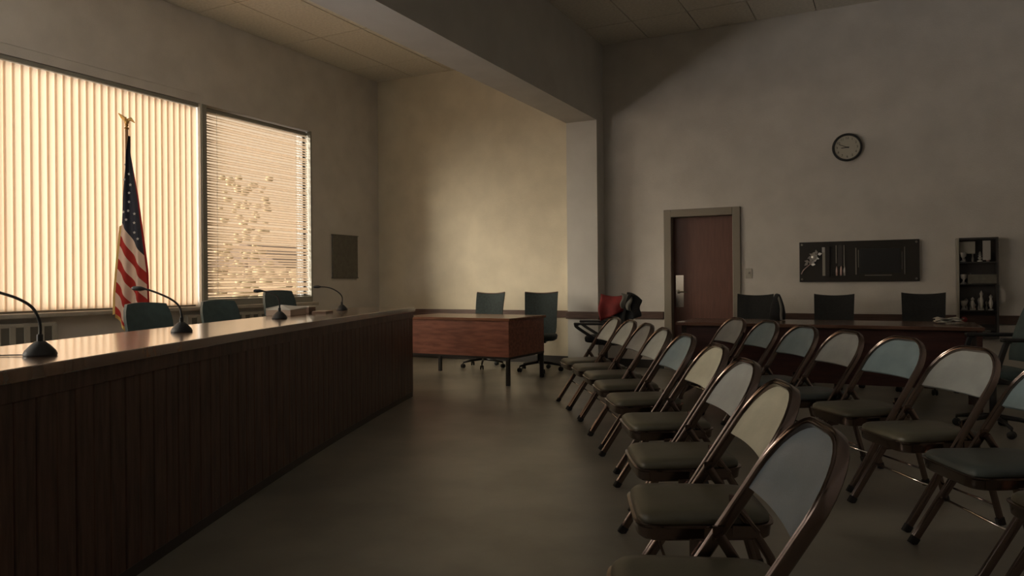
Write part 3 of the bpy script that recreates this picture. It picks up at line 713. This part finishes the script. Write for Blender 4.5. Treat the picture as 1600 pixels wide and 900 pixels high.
drape('body', M['red_cloth'], .03, -.20, .13, lambda u: .99 - .03 * math.sin(u * PI) , .66, .80, .05, jk, 1)
drape('lining', M['grey_cloth'], .085, .08, .20, lambda u: 1.0 - .03 * u, .82, .78, .04, jk, 2)
drape('sleeve', M['navy_cloth'], .02, .12, .30, lambda u: 1.01 - .10 * u * u, .66, .72, .07, jk, 3)
drape('sleeve', M['navy_cloth'], -.01, -.02, .20, lambda u: .86 - .02 * u, .64, .64, .07, jk, 4)

# ------------------------------------------------------------------ desk and table
dk = thing('desk', 'red-brown wooden desk with black square legs past the end of the dais', 'desk', (-4.48, 7.62, 0), rad(-2))
L, D2 = .76, .43
box('top', M['desktop'], -L - .02, L + .02, -D2 - .02, D2 + .02, .715, .745, dk, bevel=.003)
box('front_panel', M['desk'], -L, L, -D2, -D2 + .018, .315, .714, dk)
box('side_panel', M['desk'], -L, -L + .018, -D2 + .018, D2, .315, .714, dk); box('side_panel', M['desk'], L - .018, L, -D2 + .018, D2, .315, .714, dk)
MB().box(-L, L, -D2, -D2 + .03, .29, .315).box(-L, -L + .03, -D2 + .03, D2, .29, .315).box(L - .03, L, -D2 + .03, D2, .29, .315).build('bottom_frame', M['black_metal'], dk)
for sx in (-1, 1):
    for sy in (-1, 1):
        box('leg', M['black_metal'], sx * (L - .022) - .02, sx * (L - .022) + .02, sy * (D2 - .022) - .02, sy * (D2 - .022) + .02, 0, .29, dk, bevel=.003)
tb = thing('table', 'long dark brown table with a front panel under the wall clock', 'table', (-.587, 7.46, 0), rad(0))
L, D2 = 1.245, .40
box('top', M['darktop'], -L - .02, L + .02, -D2 - .02, D2 + .02, .715, .745, tb, bevel=.003)
box('front_panel', M['darkwood'], -L + .07, L - .07, -D2 + .05, -D2 + .07, .22, .714, tb)
for sx in (-1, 1):
    box('end_panel', M['darkwood'], sx * (L - .02) - .012, sx * (L - .02) + .012, -D2 + .02, D2, .05, .714, tb)
    for sy in (-1, 1): box('leg', M['darkwood'], sx * (L - .015) - .02, sx * (L - .015) + .02, sy * (D2 - .02) - .02, sy * (D2 - .02) + .02, 0, .714, tb, bevel=.002)
pp = thing('paper_pile', 'crumpled white papers at the right end of the long table', 'papers', (.45, 7.50, .747), .3)
for k in range(4):
    a = random.uniform(-.5, .5); b = MB(); n = 5; vs = [( -.10 + .04 * i, -.07 + .035 * j, .018 + .010 * k + .012 * math.sin(i * 1.7 + k * 2) * math.sin(j * 1.3 + k)) for j in range(n) for i in range(n + 1)]
    b.add([Matrix.Rotation(a, 4, 'Z') @ Vector(v) for v in vs], [(j * (n + 1) + i, j * (n + 1) + i + 1, (j + 1) * (n + 1) + i + 1, (j + 1) * (n + 1) + i) for j in range(n - 1) for i in range(n)])
    o = b.build('sheet', M['paper_white'], pp, smooth=True); s_ = o.modifiers.new('solid', 'SOLIDIFY'); s_.thickness = .001
bg_ = thing('shoulder_bag', 'slumped dark bag with a pale strap on the long table beside the left dark chair', 'bag', (-1.0, 7.70, .746), .2)
MB().lathe([(.02, 0), (.085, .004), (.09, .06), (.075, .14), (.05, .21), (.028, .255), (.01, .26)], n=16, sx=.85, sy=.6).build('body', M['navy_cloth'], bg_, smooth=True)
MB().tube(spline([(-.01, .0, .262), (.015, -.035, .20), (.03, -.055, .12), (.028, -.062, .05), (.03, -.075, .004)], 6), .003, .013, up=(0, 1, 0), n=6).build('strap', M['grey_cloth'], bg_, smooth=True)

# ------------------------------------------------------------------ folding chairs
FA, FB, FT, FW, SZ = .252, -.272, .797, .222, .412     # foot forward, top back, height, half width, seat
slant = math.atan2(FT, FA - FB); TL = math.hypot(FT, FA - FB)
ud = Vector((-(FA - FB) / TL, 0, FT / TL)); nd = Vector((FT / TL, 0, (FA - FB) / TL))   # up along the tube, and out of its plane (forwards)
def fp(l, s, d=0): return Vector((FA, 0, 0)) + ud * s + Vector((0, l, 0)) + nd * d
RX, RS = .165, .19          # top corner radii
def u_top(l):
    a = abs(l); flat = FW - RX
    if a <= flat: return TL
    return TL - RS + RS * math.sqrt(max(0, 1 - ((a - flat) / RX) ** 2))
def folding_chair():
    t = thing('folding_chair', '', 'chair')
    path = [(-FW, 0.008), (-FW, TL * .3), (-FW, TL * .55), (-FW, TL - RS)]
    for k in range(1, 9):
        a = PI / 2 * k / 8; path.append((-(FW - RX) - RX * math.cos(a), TL - RS + RS * math.sin(a)))
    path = path + [(-l, s) for l, s in path[::-1]]
    P = [fp(l, s) for l, s in path]
    sec = [(.010, -.0115), (.0155, -.0095), (.0175, -.006), (.0155, -.0025), (.0125, 0), (.0155, .0025), (.0175, .006), (.0155, .0095), (.010, .0115), (-.012, .0110), (-.0165, .006), (-.0165, -.006), (-.012, -.0110)]
    MB().section(P, sec, nd).build('frame_tube', M['bronze'], t, smooth='auto')
    # backrest shell with a padded front
    n, m = 16, 8; s_low = .612 / FT * TL; F = []; B = []
    for j in range(m + 1):
        v = j / m
        for i in range(n + 1):
            u = -1 + 2 * i / n; l = u * (FW - .010); lo = s_low + .010 * (1 - u * u) - .02
            hi = u_top(l / (FW - .010) * (FW - .004)) - .008; hi = max(hi, lo + .05)
            s = lo + (hi - lo) * v
            bow = -.027 * (1 - u * u) * math.sin(PI * min(1, (1 - v) * .8 + .1)) 
            pad = .010 * (1 - u ** 6) * (1 - (2 * v - 1) ** 6)
            F.append(fp(l, s, bow + pad + .004)); B.append(fp(l, s, bow - .012))
    q = n + 1; N = len(F); fs = []
    for j in range(m):
        for i in range(n):
            a = j * q + i; fs += [(a, a + 1, a + q + 1, a + q), (N + a, N + a + q, N + a + q + 1, N + a + 1)]
    for i in range(n): fs += [(i, N + i, N + i + 1, i + 1), (m * q + i, m * q + i + 1, N + m * q + i + 1, N + m * q + i)]
    for j in range(m): fs += [(j * q, (j + 1) * q, N + (j + 1) * q, N + j * q), (j * q + n, N + j * q + n, N + (j + 1) * q + n, (j + 1) * q + n)]
    MB().add(F + B, fs).build('backrest', BACKS['grey'], t, smooth='auto')
    # seat: pad over a pressed steel tray
    def outline(sc, z, grow=0):
        r = []
        x0, x1, w1, w0 = -.185, .234, .198, .180
        for k in range(32):
            a = 2 * PI * k / 32; c, s_ = math.cos(a), math.sin(a)
            e = .32; X = math.copysign(abs(c) ** e, c); Y = math.copysign(abs(s_) ** e, s_)
            xx = (x0 + x1) / 2 + (x1 - x0) / 2 * sc * X; ww = (w0 + (w1 - w0) * (X + 1) / 2) * sc
            r.append((xx + grow * X, (ww + grow) * Y, z + .004 * (1 - X) * .5))
        return r
    MB().rings([outline(.985, SZ - .022), outline(1.0, SZ - .014), outline(.99, SZ - .002), outline(.93, SZ + .010), outline(.75, SZ + .016), outline(.4, SZ + .018)]).build('seat', M['seat_vinyl'], t, smooth=True)
    MB().rings([outline(.97, SZ - .068), outline(1.0, SZ - .062), outline(1.0, SZ - .030, .004), outline(1.0, SZ - .024, .010), outline(1.0, SZ - .019, .010), outline(1.0, SZ - .016, .0)]).build('seat_tray', M['bronze'], t, smooth='auto')
    tubex = lambda z: FA + (FB - FA) * z / FT
    for sg in (-1, 1):
        y = sg * (FW - .034)
        MB().tube([(tubex(.475) + .005, y, .475), (-.165, y, .30), (-.245, y, .012)], .014, .009, up=(1, 0, .3), square=True).build('rear_leg', M['bronze'], t, smooth='auto')
        y2 = sg * (FW - .017)
        MB().box(tubex(.475) - .012, tubex(.475) + .020, y2 - .004, y2 + .004, .455, .495).box(-.13, -.05, y2 - .004, y2 + .002, .365, .40).tube([(-.125, y2, .385), (tubex(.47), y2, .465)], .006, .008, square=True).build('link_bracket', M['bronze'], t)
        MB().box(tubex(.30) - .03, tubex(.30) + .025, y2 - .006, y2 + .002, .27, .36).build('pivot_plate', M['bronze'], t, bevel=.004)
        for fx_, yy, dr_ in ((FA, sg * FW, ud), (-.247, y, Vector((.082, 0, .29)).normalized())):
            MB().tube([Vector((fx_, yy, 0)) , Vector((fx_, yy, 0)) + dr_ * .035], .0185, .0125, up=tuple(nd), square=True).build('foot_cap', M['rubber'], t)
    zc = .20; MB().tube([(tubex(zc) + .0, -FW, zc), (tubex(zc), FW, zc)], .0055, n=8).build('stretcher', M['steel'], t, smooth=True)
    MB().tube([(-.226, -(FW - .034), .09), (-.226, FW - .034, .09)], .0055, n=8).build('rear_stretcher', M['bronze'], t, smooth=True)
    return t
ROW1 = [(-2.50, 6.395, -144.9), (-2.219, 5.99, -146), (-1.937, 5.542, -147.2), (-1.664, 5.045, -149), (-1.365, 4.49, -148.4), (-1.041, 3.828, -151.1), (-.776, 3.116, -153.4), (-.559, 2.466, -157.1), (-.388, 1.776, -158.5)]
ROW2 = [(-1.428, 6.607, -143), (-1.11, 6.25, -145), (-.77, 5.667, -144.1), (-.462, 5.153, -147.2), (-.14, 4.68, -142.8), (.141, 4.1, -146.9), (.398, 3.536, -152.9), (.63, 2.95, -152.9)]
C1 = ['pale', 'pale', 'grey', 'pale', 'blue', 'beige', 'grey', 'beige', 'slate']
C2 = ['grey', 'blue', 'blue', 'grey', 'blue', 'grey', 'blue', 'grey']
CW = dict(pale='pale grey', grey='grey', blue='blue-grey', beige='beige', slate='dark slate blue')
ORD = ['farthest', 'second from the far end', 'third from the far end', 'fourth from the far end', 'fifth from the far end', 'sixth from the far end', 'seventh from the far end', 'eighth from the far end', 'nearest the camera']
proto = folding_chair(); first = True
def place(x, y, a, label, group, back, seat):
    global first
    if first: o = proto; o.location = (x, y, 0); o.rotation_euler = (0, 0, rad(a)); o['label'] = label; o['group'] = group; first = False
    else: o = dup(proto, (x, y, 0), rad(a), label, group)
    for ch in o.children:
        if ch.name.startswith('backrest'): repaint(ch, BACKS[back])
        if ch.name == 'seat' or ch.name.startswith('seat.'): repaint(ch, M[seat])
for i, (x, y, a) in enumerate(ROW1):
    place(x, y, a, f'folding chair with {CW[C1[i]]} back in the front row, {ORD[i]}', 'folding chairs in the front row', C1[i], 'seat_vinyl')
ORD2 = ORD[:7] + ['nearest the camera']
for i, (x, y, a) in enumerate(ROW2):
    place(x, y, a, f'folding chair with {CW[C2[i]]} back in the second row, {ORD2[i]}', 'folding chairs in the second row', C2[i], 'seat_blue' if i in (2, 3, 6) else 'seat_vinyl')
